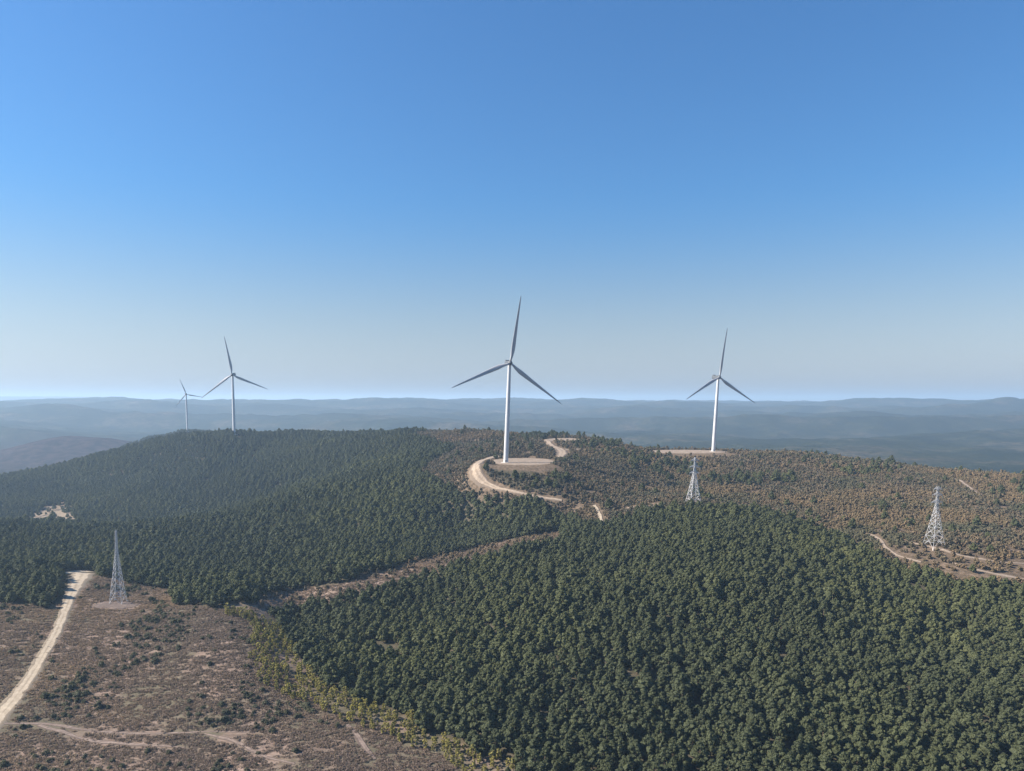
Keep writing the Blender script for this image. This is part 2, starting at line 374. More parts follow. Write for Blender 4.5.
class MB:
    def __init__(s): s.v = []; s.f = []
    def add(s, V, F):
        o = len(s.v); s.v += [tuple(v) for v in V]; s.f += [tuple(i + o for i in f) for f in F]
    def bar(s, a, b, w, w2=None):
        a, b = Vector(a), Vector(b); d = (b - a)
        if d.length < 1e-6: return
        q = d.to_track_quat('Z', 'Y'); w2 = w if w2 is None else w2
        V = []
        for p, r in ((a, w), (b, w2)):
            for cx, cz in ((-1, -1), (1, -1), (1, 1), (-1, 1)): V.append(p + q @ Vector((cx * r / 2, cz * r / 2, 0)))
        s.add(V, [(0, 3, 2, 1), (4, 5, 6, 7), (0, 1, 5, 4), (1, 2, 6, 5), (2, 3, 7, 6), (3, 0, 4, 7)])
    def box(s, c, size):
        x, y, z = c; a, b, h = [q / 2 for q in size]
        V = [(x + i * a, y + j * b, z + k * h) for k in (-1, 1) for i, j in ((-1, -1), (1, -1), (1, 1), (-1, 1))]
        s.add(V, [(0, 3, 2, 1), (4, 5, 6, 7), (0, 1, 5, 4), (1, 2, 6, 5), (2, 3, 7, 6), (3, 0, 4, 7)])
    def lathe(s, prof, seg=24, axis='Z', o=(0, 0, 0)):
        V = []; F = []
        for r, h in prof:
            for k in range(seg):
                t = 2 * math.pi * k / seg
                p = (r * math.cos(t), r * math.sin(t), h)
                if axis == 'Y': p = (p[0], p[2], p[1])
                V.append((p[0] + o[0], p[1] + o[1], p[2] + o[2]))
        for i in range(len(prof) - 1):
            for k in range(seg):
                a, b2 = i * seg + k, i * seg + (k + 1) % seg
                F.append((a, b2, b2 + seg, a + seg) if axis == 'Z' else (a, a + seg, b2 + seg, b2))
        F.append(tuple(range(seg))[::-1] if axis == 'Z' else tuple(range(seg)))
        top = tuple((len(prof) - 1) * seg + k for k in range(seg)); F.append(top if axis == 'Z' else top[::-1])
        s.add(V, F)
    def build(s, name, m, parent=None, smooth=False, loc=(0, 0, 0), rot=(0, 0, 0), bevel=0):
        me = mesh_np(name, s.v, s.f, [m], smooth)
        o = obj(name, me, parent, loc, rot)
        if bevel:
            bb = bmesh.new(); bb.from_mesh(me); bmesh.ops.bevel(bb, geom=bb.edges[:], offset=bevel, segments=3, affect='EDGES', profile=0.6); bb.to_mesh(me); bb.free()
        if smooth: me.set_sharp_from_angle(angle=R(40))
        return o

# ------------------------------------------------------------------ land cover
def inpoly(px, py, poly):
    poly = np.asarray(poly, float); res = np.zeros(px.shape, bool); j = len(poly) - 1
    for i in range(len(poly)):
        xi, yi = poly[i]; xj, yj = poly[j]
        if yi != yj:
            c = ((yi > py) != (yj > py)) & (px < (xj - xi) * (py - yi) / (yj - yi) + xi); res ^= c
        j = i
    return res
# outlines of the kinds of cover, as seen, each bounded in distance too so that it is a place on the ground
FIELD = [(-900, 612), (0, 604), (50, 607), (68, 604), (80, 585), (90, 588), (98, 602), (160, 603), (200, 606), (262, 612), (268, 640), (283, 668), (310, 695), (350, 715), (400, 735), (450, 760), (475, 790), (520, 1500), (-900, 1500)]
PYLON_YARD = [(64, 604), (74, 585), (92, 575), (130, 585), (165, 590), (180, 606), (110, 612)]
STRIP = [(250, 612), (256, 598), (300, 588), (340, 583), (390, 568), (430, 558), (480, 547), (530, 536), (560, 530), (560, 541), (480, 562), (420, 580), (360, 598), (300, 612)]
SCRUB = [(420, 474), (432, 462), (455, 450), (440, 443), (400, 436), (440, 430), (1300, 420), (1300, 640), (1100, 625), (1024, 600), (980, 590), (930, 580), (890, 566), (858, 548), (800, 524), (760, 512), (700, 508), (640, 514), (612, 525), (590, 526), (570, 520), (552, 510), (525, 503), (500, 500), (470, 498), (445, 488)]
WOODS_IN_SCRUB = [[(486, 468), (530, 472), (570, 478), (575, 490), (540, 492), (505, 486)],
                  [(632, 456), (690, 462), (700, 475), (665, 480), (625, 470)],
                  [(570, 444), (585, 440), (615, 442), (625, 450), (600, 453), (575, 449)],
                  [(610, 447), (640, 452), (632, 460), (612, 456)],
                  [(490, 438), (520, 436), (560, 435), (575, 437), (540, 440)],
                  [(700, 478), (790, 474), (800, 484), (720, 487)],
                  [(830, 470), (890, 466), (890, 474), (850, 478)]]
FAR_CLEAR = [(22, 521), (38, 509), (56, 504), (76, 507), (77, 523), (60, 524)]
YELLOW = [(228, 604), (262, 606), (276, 618), (290, 650), (312, 676), (340, 692), (375, 708), (420, 725), (470, 748), (510, 764), (530, 780), (470, 790), (440, 760), (400, 742), (350, 724), (310, 705), (276, 690), (255, 680), (246, 650), (252, 625), (225, 612)]
def cover(x, y, z=None):
    if z is None: z = terrain(x, y)
    px, py = project(x, y, z); r = y
    wob = 420.0 / np.maximum(r, 120)
    px = px + fbm(x + 40, y, 22, 3) * 9 * wob; py = py + fbm(x, y - 80, 22, 3) * 3.2 * wob * np.clip(420.0 / np.maximum(r, 120), .4, 1.6)
    pine = np.ones(x.shape, bool)
    scrub = inpoly(px, py, SCRUB) & (r > 425) | ((px > 560) & (r > 600)) | (x > 0.42 * y + 40) & (r > 470)
    scrub |= (px > 400) & (r > 1350)
    for w in WOODS_IN_SCRUB: scrub &= ~(inpoly(px, py, w) & (r > 600))
    woods = np.zeros(x.shape, bool)
    for w in WOODS_IN_SCRUB: woods |= inpoly(px, py, w) & (r > 600)
    near = (r < 600) & inpoly(px, py, STRIP)
    field = inpoly(px, py, FIELD) & (r < 470)
    yard = inpoly(px, py, PYLON_YARD) & (r < 520)
    clear = inpoly(px, py + fbm(x, y, 40, 4) * 5, FAR_CLEAR) & (r > 700) & (r < 1300)
    woods_in = woods
    field |= yard
    near &= ~field
    yellow = inpoly(px, py, YELLOW) & (r < 500)
    return dict(field=field, strip=near, scrub=scrub & ~near & ~field, clear=clear, yellow=yellow, woods=woods, px=px, py=py, z=z)

# ------------------------------------------------------------------ roads (world polylines from where they are seen on the ground)
def draped(name, pts, widths, mat, lift=0.22, step=2.5, label=None, cross=9, jitter=0.35):
    pts = np.array(pts, float); widths = np.interp(np.linspace(0, 1, len(pts)), np.linspace(0, 1, len(widths)), widths)
    seg = np.sqrt((np.diff(pts, axis=0) ** 2).sum(1)); s = np.concatenate([[0], np.cumsum(seg)])
    n = max(4, int(s[-1] / step)); t = np.linspace(0, s[-1], n)
    x = np.interp(t, s, pts[:, 0]); y = np.interp(t, s, pts[:, 1]); w = np.interp(t, s, widths)
    k = np.ones(7) / 7
    def sm(a):
        p = np.concatenate([np.full(3, a[0]), a, np.full(3, a[-1])]); return np.convolve(p, k, 'valid')
    for _ in range(2): x, y = sm(x), sm(y)
    tx, ty = np.gradient(x), np.gradient(y); l = np.sqrt(tx * tx + ty * ty) + 1e-9; nx, ny = -ty / l, tx / l
    wl = w * (1 + jitter * fbm(x + 50, y, 11, 2)); wr = w * (1 + jitter * fbm(x - 90, y, 9, 2))
    rows = []
    for c in np.linspace(-1, 1, cross):
        ww = np.where(c < 0, wl, wr) / 2
        rows.append(np.stack([x + nx * ww * c, y + ny * ww * c], 1))
    G = np.stack(rows, 1)
    Z = terrain(G[..., 0], G[..., 1]) + lift; Z[:, 0] -= lift * 1.6; Z[:, -1] -= lift * 1.6
    V = np.concatenate([G, Z[..., None]], 2).reshape(-1, 3)
    i = np.arange(n - 1)[:, None] * cross + np.arange(cross - 1)[None]
    F = np.stack([i, i + cross, i + cross + 1, i + 1], -1).reshape(-1, 4)
    me = mesh_np(name, V, F, [mat], True); ac = me.attributes.new('across', 'FLOAT', 'POINT'); ac.data.foreach_set('value', np.tile(np.linspace(-1, 1, cross), n).astype(np.float32))
    o = obj(name, me); tag(o, label, kind='structure')
    ROADLINES.append((x, y, w))
    return o
ROADLINES = []
def line(pix, dmin=150, dmax=1600):
    return [solve_ray(px, py, dmin, dmax) for px, py in pix]

# ------------------------------------------------------------------ ground sheet
def build_ground():
    az = np.concatenate([np.arange(-180, -60, 3.0), np.arange(-60, -41, 1.0), np.arange(-41, 41, 0.17), np.arange(41, 60, 1.0), np.arange(60, 180, 3.0)])
    rr = [12.0]
    while rr[-1] < 34000:
        r = rr[-1]; rr.append(r * (1.03 if r < 190 else 1.0062 if r < 1700 else 1.011 if r < 12000 else 1.02))
    rr = np.array(rr)
    A, Rr = np.meshgrid(np.radians(az), rr)
    X = Rr * np.sin(A); Y = Rr * np.cos(A)
    Z = terrain(X, Y)
    na, nr = len(az), len(rr)
    V = np.stack([X, Y, Z], -1).reshape(-1, 3)
    V = np.concatenate([V, [[0, 0, float(terrain(np.array([0.0]), np.array([0.0]))[0])]]])
    i = np.arange(nr - 1)[:, None] * na + np.arange(na)[None]
    j = np.arange(nr - 1)[:, None] * na + (np.arange(na)[None] + 1) % na
    F = np.stack([i, i + na, j + na, j], -1).reshape(-1, 4)
    me = bpy.data.meshes.new('hillside_ground')
    c = len(V) - 1; tri = np.stack([np.arange(na), (np.arange(na) + 1) % na, np.full(na, c)], 1)
    li = np.concatenate([F.ravel(), tri.ravel()]).astype(np.int32)
    ls = np.concatenate([np.arange(0, F.size, 4), F.size + np.arange(0, tri.size, 3)]).astype(np.int32)
    me.vertices.add(len(V)); me.vertices.foreach_set('co', V.astype(np.float32).ravel())
    me.loops.add(len(li)); me.loops.foreach_set('vertex_index', li)
    me.polygons.add(len(ls)); me.polygons.foreach_set('loop_start', ls)
    me.update(calc_edges=True); me.validate()
    me.polygons.foreach_set('use_smooth', np.ones(len(me.polygons), bool))
    me.materials.append(M_GROUND)
    x, y, z = V[:, 0], V[:, 1], V[:, 2]
    cv = cover(x, y, z); front = y > 20
    cv['field'] = cv['field'] | cv['yellow']
    pine = ~(cv['field'] | cv['strip'] | cv['scrub'] | cv['clear'])
    farm = sstep(1500, 2000, np.sqrt(x * x + y * y) + fbm(x, y, 200, 2) * 150)
    a = np.stack([cv['field'] & front, pine & front, cv['strip'] & front, np.ones(len(x))], 1).astype(np.float32)
    a[:, :3] *= (1 - farm)[:, None]
    heath = np.exp(-((x + 1600) / 640) ** 4 - ((y - 2720) / 640) ** 4)
    b = np.stack([(cv['clear'] & front), farm, heath, np.ones(len(x))], 1).astype(np.float32)
    for nm, arr in (('cover', a), ('cover_more', b)):
        at_ = me.color_attributes.new(nm, 'FLOAT_COLOR', 'POINT'); at_.data.foreach_set('color', arr.ravel())
    o = obj('ground', me); tag(o, 'rolling hillsides running out to blue distant ridges', kind='structure')
    return o
build_ground()

# main roads, pads and tracks
road_left = draped('dirt_road', [tuple(at(p, q, d)[:2]) for p, q, d in ((-60, 770, 246), (-22, 735, 265), (4, 706, 285), (24, 682, 303), (40, 655, 326), (54, 632, 350), (64, 612, 378))] + line([(69, 600), (75, 588), (81, 577), (84, 573)], 300, 620),
                   [9.0, 9.5, 8.5, 7.0, 6.5, 6.0, 6.5, 9, 14, 14], M_ROAD, 0.25, 2.0, 'pale sandy road running through the clearing to a turning place')
roundel = draped('turning_place', line([(66, 574.5), (74, 572), (84, 571), (93, 572.5)], 300, 620), [7, 10, 12, 8], M_ROAD, 0.32, 2.0, 'pale sandy turning place at the end of the road')
draped('track', line([(-40, 722), (10, 724), (45, 723), (90, 731), (150, 734), (210, 731), (260, 733)]), [1.8, 2.2, 1.6, 1.0, .8], M_TRACK, 0.12, 1.5, jitter=1.0)
draped('track', line([(35, 724), (60, 731), (90, 741), (140, 745), (190, 748)]), [2.2, 2.0, 1.0], M_TRACK, 0.14, 1.5, jitter=1.0)
draped('track', line([(200, 733), (240, 742), (262, 757), (300, 765)]), [1.4, 1.8, 1.0], M_TRACK, 0.14, 1.5, jitter=1.0)
draped('track', line([(345, 722), (358, 735), (368, 752), (378, 762)]), [1.5, 3.0, 2.4, 1.0], M_TRACK, 0.14, 1.5, jitter=1.0)
def blob(name, cx, cy, rx, ry, mat, lift, label, z=None, rot=0, wob=0.18, seed=0):
    n1, nr = 72, 9; V = []; F = []
    th = np.linspace(0, 2 * np.pi, n1, endpoint=False)
    rad = 1 + wob * fbm(np.cos(th) * 2 + seed * 7.7, np.sin(th) * 2 + seed, 1.0, 3)
    G = []
    for k in range(nr):
        q = (k / (nr - 1)) ** 0.8
        lx = rx * rad * q * np.cos(th); ly = ry * rad * q * np.sin(th)
        G.append(np.stack([cx + lx * math.cos(rot) - ly * math.sin(rot), cy + lx * math.sin(rot) + ly * math.cos(rot)], 1))
    G = np.array(G); Z = terrain(G[..., 0], G[..., 1]) + lift
    Z[-1] -= lift * 1.8
    V = np.concatenate([G, Z[..., None]], 2).reshape(-1, 3)
    i = np.arange(nr - 1)[:, None] * n1 + np.arange(n1)[None]; j = np.arange(nr - 1)[:, None] * n1 + (np.arange(n1)[None] + 1) % n1
    F = np.stack([i, i + n1, j + n1, j], -1).reshape(-1, 4)
    o = obj(name, mesh_np(name, V, F, [mat], True)); tag(o, label, kind='structure')
    BLOBS.append((cx, cy, rx, ry, rot)); return o
BLOBS = []; OPEN_PINE = []
blob('crane_pad', PAD_MAIN[0] + 1, PAD_MAIN[1], 35, 44, M_PADM, 0.45, 'bare levelled crane pad around the foot of the nearest turbine', seed=1, wob=.12)
blob('crane_pad', PAD_RIGHT[0] + 3, PAD_RIGHT[1], 58, 34, M_PADM, 0.45, 'long bare levelled strip at the foot of the right turbine', seed=2, wob=.1)
blob('bare_ground', PAD_TOP[0], PAD_TOP[1], 29, 40, M_PADM, 0.45, 'bare patch on the ridge top behind the nearest turbine', seed=3, wob=.4)
BLOBS.append((PAD_RIGHT[0], PAD_RIGHT[1] - 50, 60, 34, 0)); BLOBS.append((PAD_MAIN[0], PAD_MAIN[1] - 52, 36, 22, 0))
gx, gy = solve_ray(118, 605); blob('bare_ground', gx, gy - 1, 12, 6.5, M_TRACK, 0.35, 'trampled earth round the foot of the left pylon', seed=4, wob=.5)
gx, gy = solve_ray(55, 514, 600, 1400); CLEARING = (gx, gy)
draped('ridge_road', line([(505, 456.5), (492, 457), (481, 461), (475, 468), (476, 476), (484, 483), (497, 488.5), (513, 492), (529, 495.5), (545, 498.5), (566, 502)], 500, 900), [8, 8, 10, 13, 12, 7, 4, 3.5, 3, 3, 2.5], M_PADM, 0.6, 2.5, 'graded ridge road curving round to the nearest turbine pad')
draped('ridge_road', line([(553, 441), (546, 440), (551, 446), (560, 449), (563, 453), (560, 458)], 700, 1050), [9, 8, 9, 14, 15, 10], M_PADM, 0.6, 2.5, 'graded ridge road climbing behind the nearest turbine')
draped('ridge_road', line([(562, 449.6), (585, 449.8), (612, 450.5), (640, 452)], 700, 1050), [5, 4, 5, 10], M_PADM, 0.6, 2.5, 'graded ridge road leading to the right turbine')
draped('track', line([(594, 504), (598, 510), (601, 518), (602, 524)], 400, 800), [3, 3, 3.4, 3], M_ROAD, 0.4, 1.5, jitter=.6)
draped('track', line([(612, 513), (622, 509), (634, 507), (660, 506)], 400, 800), [4, 3, 2], M_PADM, 0.4, 1.5, jitter=.8)
draped('track', line([(865, 533), (875, 536), (882, 541), (886, 549), (895, 555), (908, 559), (925, 563)], 380, 700), [2, 2.4, 2.6, 3.2, 3.0, 3, 2], M_PADM, 0.35, 1.5, jitter=.6)
draped('track', line([(903, 541.5), (918, 544), (930, 547), (943, 550), (958, 555.5), (985, 560), (1005, 563), (1040, 566)], 380, 700), [2.4, 3.2, 3, 3.4, 2.4, 1.5, 2], M_PADM, 0.35, 1.5, jitter=.6)
draped('track', line([(948, 562), (965, 567), (980, 571), (993, 574), (1010, 577), (1040, 582)], 380, 700), [1.4, 2.4, 2.0, 3.4, 4.5, 3], M_PADM, 0.35, 1.5, jitter=.9)
draped('track', line([(941, 476.5), (952, 477.5), (961, 481), (968, 487), (977, 493), (984, 497)], 500, 1000), [3.0, 4.5, 4.5, 3.5, 2.5], M_PADM, 0.5, 2.0, jitter=.6)

# ------------------------------------------------------------------ wind turbines
def blade_mesh(L, chord):
    prof = [(0.0, .5, 1.0, 0), (0.04, .5, 1.0, 0), (0.10, .70, .62, 8), (0.18, 1.0, .34, 14), (0.28, .96, .26, 11), (0.45, .74, .21, 7), (0.65, .52, .18, 4), (0.82, .36, .16, 2), (0.93, .24, .15, 1), (0.985, .12, .15, 0), (1.0, .03, .2, 0)]
    V = []; F = []; S = 14
    for t, c, th, tw in prof:
        z = t * L; ch = c * chord; thick = ch * th; tw = R(tw)
        for k in range(S):
            a = 2 * math.pi * k / S
            x = math.cos(a) * ch / 2 + (ch * 0.18 if t > 0.08 else 0); y = math.sin(a) * thick / 2 * (1 - 0.35 * math.cos(a) * (1 if t > 0.08 else 0))
            X = x * math.cos(tw) - y * math.sin(tw); Y = x * math.sin(tw) + y * math.cos(tw)
            Y -= L * 0.045 * t * t          # pre-bend, away from the tower
            V.append((X, Y, z))
    for i in range(len(prof) - 1):
        for k in range(S):
            a, b2 = i * S + k, i * S + (k + 1) % S; F.append((a, b2, b2 + S, a + S))
    F.append(tuple(range(S))[::-1]); F.append(tuple((len(prof) - 1) * S + k for k in range(S)))
    return mesh_np('blade', V, F, [M_BLADE], True)
def turbine(base, hub_h, bl, blade_deg, yaw, lean, label, cone=3.0, dpt=0.0, brake=None):
    """rotor faces -Y before yaw; yaw turns it to the right of the picture"""
    t = empty('wind_turbine', base, (0, R(lean), 0))
    tag(t, label, 'wind turbine', 'wind turbines along the ridge')
    k = hub_h / 100.0
    m = MB(); m.lathe([(2.45 * k, -2.5), (2.45 * k, 0.4), (2.38 * k, 20 * k), (2.2 * k, 45 * k), (1.95 * k, 72 * k), (1.6 * k, hub_h - 2.2 * k)], 40); tw = m.build('tower', M_WHITE, t, True)
    for h in (22, 47, 73):
        m = MB(); m.lathe([(2.42 * k - h * .0075 * k, h * k - .12), (2.5 * k - h * .0075 * k, h * k), (2.42 * k - h * .0075 * k, h * k + .12)], 40)
        m.build('flange_ring', M_WHITE, tw, True)
    m = MB(); m.box((0, -2.46 * k, 1.9), (1.1, 0.25, 2.3)); m.build('door', M_DARK, tw)
    m = MB(); m.box((0, -3.2 * k, 0.5), (1.6, 1.4, 0.6)); m.build('step', M_CONC, t)
    m = MB(); m.lathe([(5.5 * k, -1.2), (5.2 * k, 0.35), (2.9 * k, 0.75)], 32); m.build('foundation', M_CONC, t, True)
    head = R(yaw)
    rot = Matrix.Rotation(head, 4, 'Z')
    # nacelle behind the rotor
    m = MB(); m.box((0, 5.2 * k, hub_h + 0.25 * k), (4.0 * k, 13.0 * k, 4.2 * k)); na = m.build('nacelle', M_NAC, t, True, rot=(0, 0, head), bevel=0.7 * k)
    m = MB(); m.box((0, 9.5 * k, hub_h + 2.85 * k), (3.4 * k, 2.6 * k, 1.1 * k)); m.build('cooler', M_NAC, na, False)
    m = MB(); m.lathe([(0.25 * k, -4.9 * k), (1.0 * k, -4.6 * k), (1.9 * k, -3.9 * k), (2.3 * k, -2.9 * k), (2.3 * k, -1.6 * k), (2.0 * k, -1.2 * k)], 28, 'Y', (0, 0, hub_h)); m.build('hub', M_NAC, t, True, rot=(0, 0, head))
    me = blade_mesh(bl - 1.2 * k, 4.3 * bl / 65.0)
    for j in range(3):
        b_ = obj('blade', me, t)
        Mx = Matrix.Translation(rot @ Vector((0, -2.9 * k, hub_h))) @ rot @ Matrix.Rotation(R(blade_deg + 120 * j), 4, 'Y') @ Matrix.Rotation(R(cone), 4, 'X') @ Matrix.Translation((0, 0, 1.2 * k))
        b_.matrix_local = Mx
    return t
def seat(px, py, d):
    x, y, z = at(px, py, d); g = float(terrain(np.array([x]), np.array([y]))[0]); return (x, y, g)
turbine(seat(505.8, 463.0, 722), 98, 65, 5.6, 16, 2.2, 'nearest and tallest looking white wind turbine, standing on the sandy pad in the middle', 3)
turbine(seat(713.2, 453.2, 978), 99, 64.5, 0.6, 21, 2.2, 'white wind turbine on the right ridge, behind a lattice pylon', 5)
_b = seat(234.3, 434.5, 1300); print('LEFT base', _b, at(234.3, 434.9, 1300)[2])
turbine(_b, 106 + at(234.3, 434.9, 1300)[2] - _b[2], 67.5, -8.6, 4, 0.6, 'white wind turbine rising from the wooded hill on the left', 2)
turbine(seat(187.6, 431.8, 1950), 100, 44, -20, 28, 0.3, 'smallest and farthest white wind turbine, behind the wooded hill at far left', 4)

# ------------------------------------------------------------------ lattice pylons
def pylon(base, Hh, bw, tw_, arms, label, rz=0.0, lean=0, mem=0.12, yr=0.84):
    t = empty('electricity_pylon', base, (0, R(lean), R(rz)))
    tag(t, label, 'pylon', 'lattice pylons of the power line')
    # width profile: widely splayed legs, then narrow upper cage
    def half(h):
        q = h / Hh
        if q < 0.70: return (bw + (tw_ * 1.25 - bw) * (q / 0.70) ** 0.92) / 2
        return (tw_ * 1.25 + (tw_ * 0.75 - tw_ * 1.25) * (q - 0.70) / 0.30) / 2
    cor = [(-1, -1), (1, -1), (1, 1), (-1, 1)]
    def pt(i, h): w = half(h); return Vector((cor[i][0] * w, cor[i][1] * w, h))
    lv = [0.0]
    while lv[-1] < Hh * 0.985:
        lv.append(min(Hh, lv[-1] + max(2.7, half(lv[-1]) * 1.6)))
    if lv[-1] - lv[-2] < 0.8: lv.pop(-2)
    m = None
    for i in range(4):
        g = MB()
        for a, b2 in zip(lv[:-1], lv[1:]): g.bar(pt(i, a), pt(i, b2), mem * 1.5 if a < Hh * .7 else mem * 1.2)
        g.build('leg', M_STEEL, t)
    g = MB()
    for n_, (a, b2) in enumerate(zip(lv[:-1], lv[1:])):
        for i in range(4):
            j = (i + 1) % 4
            g.bar(pt(i, a), pt(j, b2), mem); g.bar(pt(j, a), pt(i, b2), mem)
            if n_: g.bar(pt(i, a), pt(j, a), mem)
            if b2 - a > 4:
                mid = (a + b2) / 2; c0 = (pt(i, mid) + pt(j, mid)) / 2
                g.bar(pt(i, mid), c0, mem * .8); g.bar(pt(j, mid), c0, mem * .8)
    for i in range(4): g.bar(pt(i, Hh), pt((i + 1) % 4, Hh), mem)
    g.build('bracing', M_STEEL, t)
    for i in range(4):
        g = MB(); p = pt(i, 0); g.lathe([(0.5, -1.6), (0.5, 0.25), (0.35, 0.35)], 14, 'Z', (p.x, p.y, 0)); g.build('footing', M_CONC, t)
    for (q, L) in arms:
        h = Hh * q; w = half(h); g = MB()
        for sx in (-1, 1):
            tip = Vector((sx * L, 0, h + 0.1)); top = h + min(1.9, Hh - h + 1.2)
            for sy in (-1, 1):
                lo = Vector((sx * w, sy * w, h)); hi = Vector((sx * w * .8, sy * w * .8, top))
                g.bar(lo, tip, mem * 1.1); g.bar(hi, tip, mem)
                for f in (0.33, 0.66):
                    g.bar(lo.lerp(tip, f), hi.lerp(tip, f), mem * .7); g.bar(lo.lerp(tip, f), hi.lerp(tip, f - .33), mem * .7)
            for f in (0.33, 0.66): g.bar(Vector((sx * w, -w, h)).lerp(tip, f), Vector((sx * w, w, h)).lerp(tip, f), mem * .7)
            g.bar((sx * w, -w, h), (sx * w, w, h), mem)
        arm = g.build('cross_arm', M_STEEL, t)
        for sx in (-1, 1):
            s_ = MB(); prof = []
            for kk in range(6, -1, -1): prof += [(0.06, -0.28 * kk - .28), (0.17, -0.28 * kk - .2), (0.06, -0.28 * kk - .1)]
            s_.lathe(prof + [(.04, .1)], 8, 'Z', (sx * (L - .1), 0, h))
            s_.build('insulator', M_GLASS, arm)
    return t
def pyl(px, py, d, **k): return seat(px, py, d)
pylon(seat(118.2, 602.0, 402), 41.5, 6.8, 0.9, [], 'bare narrow lattice pylon without arms, beside the sandy road in the clearing', rz=3, lean=1.4)
pylon(seat(693.2, 503, 572), 36.5, 9.4, 1.2, [(0.66, 4.4), (0.79, 4.9), (0.93, 3.7)], 'lattice pylon with three pairs of arms in the gap behind the nearest wooded hill', rz=12, lean=1.2, mem=.17)
pylon(seat(933.6, 545.5, 482), 40.5, 9.6, 1.2, [(0.745, 4.8), (0.865, 4.3), (0.965, 3.4)], 'lattice pylon with three pairs of arms on the brown scrub slope at right', rz=14, lean=1.2)

# ------------------------------------------------------------------ foliage prototypes
_ico = {}
def ico(sub):
    if sub not in _ico:
        b = bmesh.new(); bmesh.ops.create_icosphere(b, subdivisions=sub, radius=1.0); b.verts.ensure_lookup_table()
        _ico[sub] = (np.array([v.co[:] for v in b.verts]), np.array([[v.index for v in f.verts] for f in b.faces])); b.free()
    return _ico[sub]
def leaves(rg, centers, rads, n_per, size):
    """small quads scattered through the shells of clumps"""
    C = np.repeat(centers, n_per, 0); Rr = np.repeat(rads, n_per)
    k = len(C); d = rg.normal(size=(k, 3)); d /= np.linalg.norm(d, axis=1)[:, None]; d[:, 2] = np.where(d[:, 2] < -0.35, -d[:, 2], d[:, 2])
    p = C + d * (Rr * rg.uniform(0.75, 1.18, k))[:, None] * np.array([1, 1, 0.8])
    nrm = d + rg.normal(size=(k, 3)) * 0.55; nrm /= np.linalg.norm(nrm, axis=1)[:, None]
    a = np.cross(nrm, rg.normal(size=(k, 3))); a /= np.linalg.norm(a, axis=1)[:, None]; b = np.cross(nrm, a)
    s = size * rg.uniform(0.6, 1.3, k)[:, None]
    V = np.stack([p - a * s * .5 - b * s * .35, p + a * s * .5 - b * s * .35, p + a * s * .35 + b * s * .55, p - a * s * .35 + b * s * .55], 1).reshape(-1, 3)
    F = np.arange(4 * k).reshape(-1, 4)
    return V, np.concatenate([F[:, [0, 1, 2]], F[:, [0, 2, 3]]])
def clumps(rg, centers, rads, sub=1, rough=0.25):
    iv, jf = ico(sub); V = []; F = []; o = 0
    for c, r in zip(centers, rads):
        q = iv * (r * (1 + rough * rg.normal(size=(len(iv), 1)))) * np.array([1, 1, 0.78]); V.append(q + c); F.append(jf + o); o += len(iv)
    return np.concatenate(V), np.concatenate(F)
def crown_mesh(name, rg, h, wid, shape, n_cl, n_leaf, mat, base=0.25, leaf=0.55, cr=0.30, trunk=False):
    """shape 'pine' (rounded cone) or 'round'"""
    cs = []; rs = []
    for i in range(n_cl):
        t = (i + rg.random()) / n_cl
        if shape == 'pine': rad = wid * (1 - t ** 1.7) ** 0.75 * (0.6 + 0.4 * min(1, t * 4))
        elif shape == 'low': rad = wid * math.sqrt(max(0, 1 - t * t)) * 0.85
        else: rad = wid * math.sqrt(max(0.02, 1 - (2 * t - 0.85) ** 2 / 1.4)) * 0.9
        a = i * 2.399 + rg.normal() * 0.5; rr = rad * math.sqrt(rg.uniform(0.25, 1.0)) * 0.85
        cs.append((rr * math.cos(a), rr * math.sin(a), h * (base + (1 - base) * t * 0.95)))
        rs.append(wid * cr * rg.uniform(0.7, 1.25) * (1 - 0.45 * t if shape == 'pine' else 1))
    cs = np.array(cs); rs = np.array(rs)
    V1, F1 = clumps(rg, cs, rs); V2, F2 = leaves(rg, cs, rs, n_leaf, leaf)
    V = np.concatenate([V1, V2]); F = np.concatenate([F1, F2 + len(V1)])
    mats = [mat]; mi = np.zeros(len(F), int)
    if trunk:
        S = 6; tv = []; 
        for zz, r_ in ((-0.8, .032 * h), (h * .3, .022 * h), (h * .85, .006 * h)):
            for k in range(S): tv.append((r_ * math.cos(k * 2 * math.pi / S), r_ * math.sin(k * 2 * math.pi / S), zz))
        tf = []
        for i in range(2):
            for k in range(S):
                a, b2 = i * S + k, i * S + (k + 1) % S; tf += [(a, b2, b2 + S), (a, b2 + S, a + S)]
        F = np.concatenate([F, np.array(tf) + len(V)]); V = np.concatenate([V, np.array(tv)]); mi = np.concatenate([mi, np.ones(len(tf), int)]); mats = [mat, M_BARK]
    return mesh_np(name, V, F, mats, False, mi)
def trunk_mesh(rg, h):
    m = MB(); S = 8; rings = []
    bx, by = rg.normal(size=2) * 0.02 * h
    prof = [(-1.0, .036), (0.0, .030), (.25, .024), (.5, .018), (.75, .010), (.93, .003)]
    V = []; F = []
    for q, r_ in prof:
        zz = q * h if q >= 0 else q
        for k in range(S): V.append((r_ * h * math.cos(k * 2 * math.pi / S) + bx * q * q, r_ * h * math.sin(k * 2 * math.pi / S) + by * q * q, zz))
    for i in range(len(prof) - 1):
        for k in range(S): a, b2 = i * S + k, i * S + (k + 1) % S; F.append((a, b2, b2 + S, a + S))
    m.add(V, F)
    for i in range(9):                     # limbs
        q = rg.uniform(0.3, 0.85); a = rg.uniform(0, 6.28); L = h * 0.22 * (1.1 - q)
        m.bar((bx * q * q, by * q * q, q * h), (L * math.cos(a), L * math.sin(a), q * h + L * 0.35), .012 * h, .004 * h)
    return mesh_np('trunk', m.v, m.f, [M_BARK], False)
PINES = []
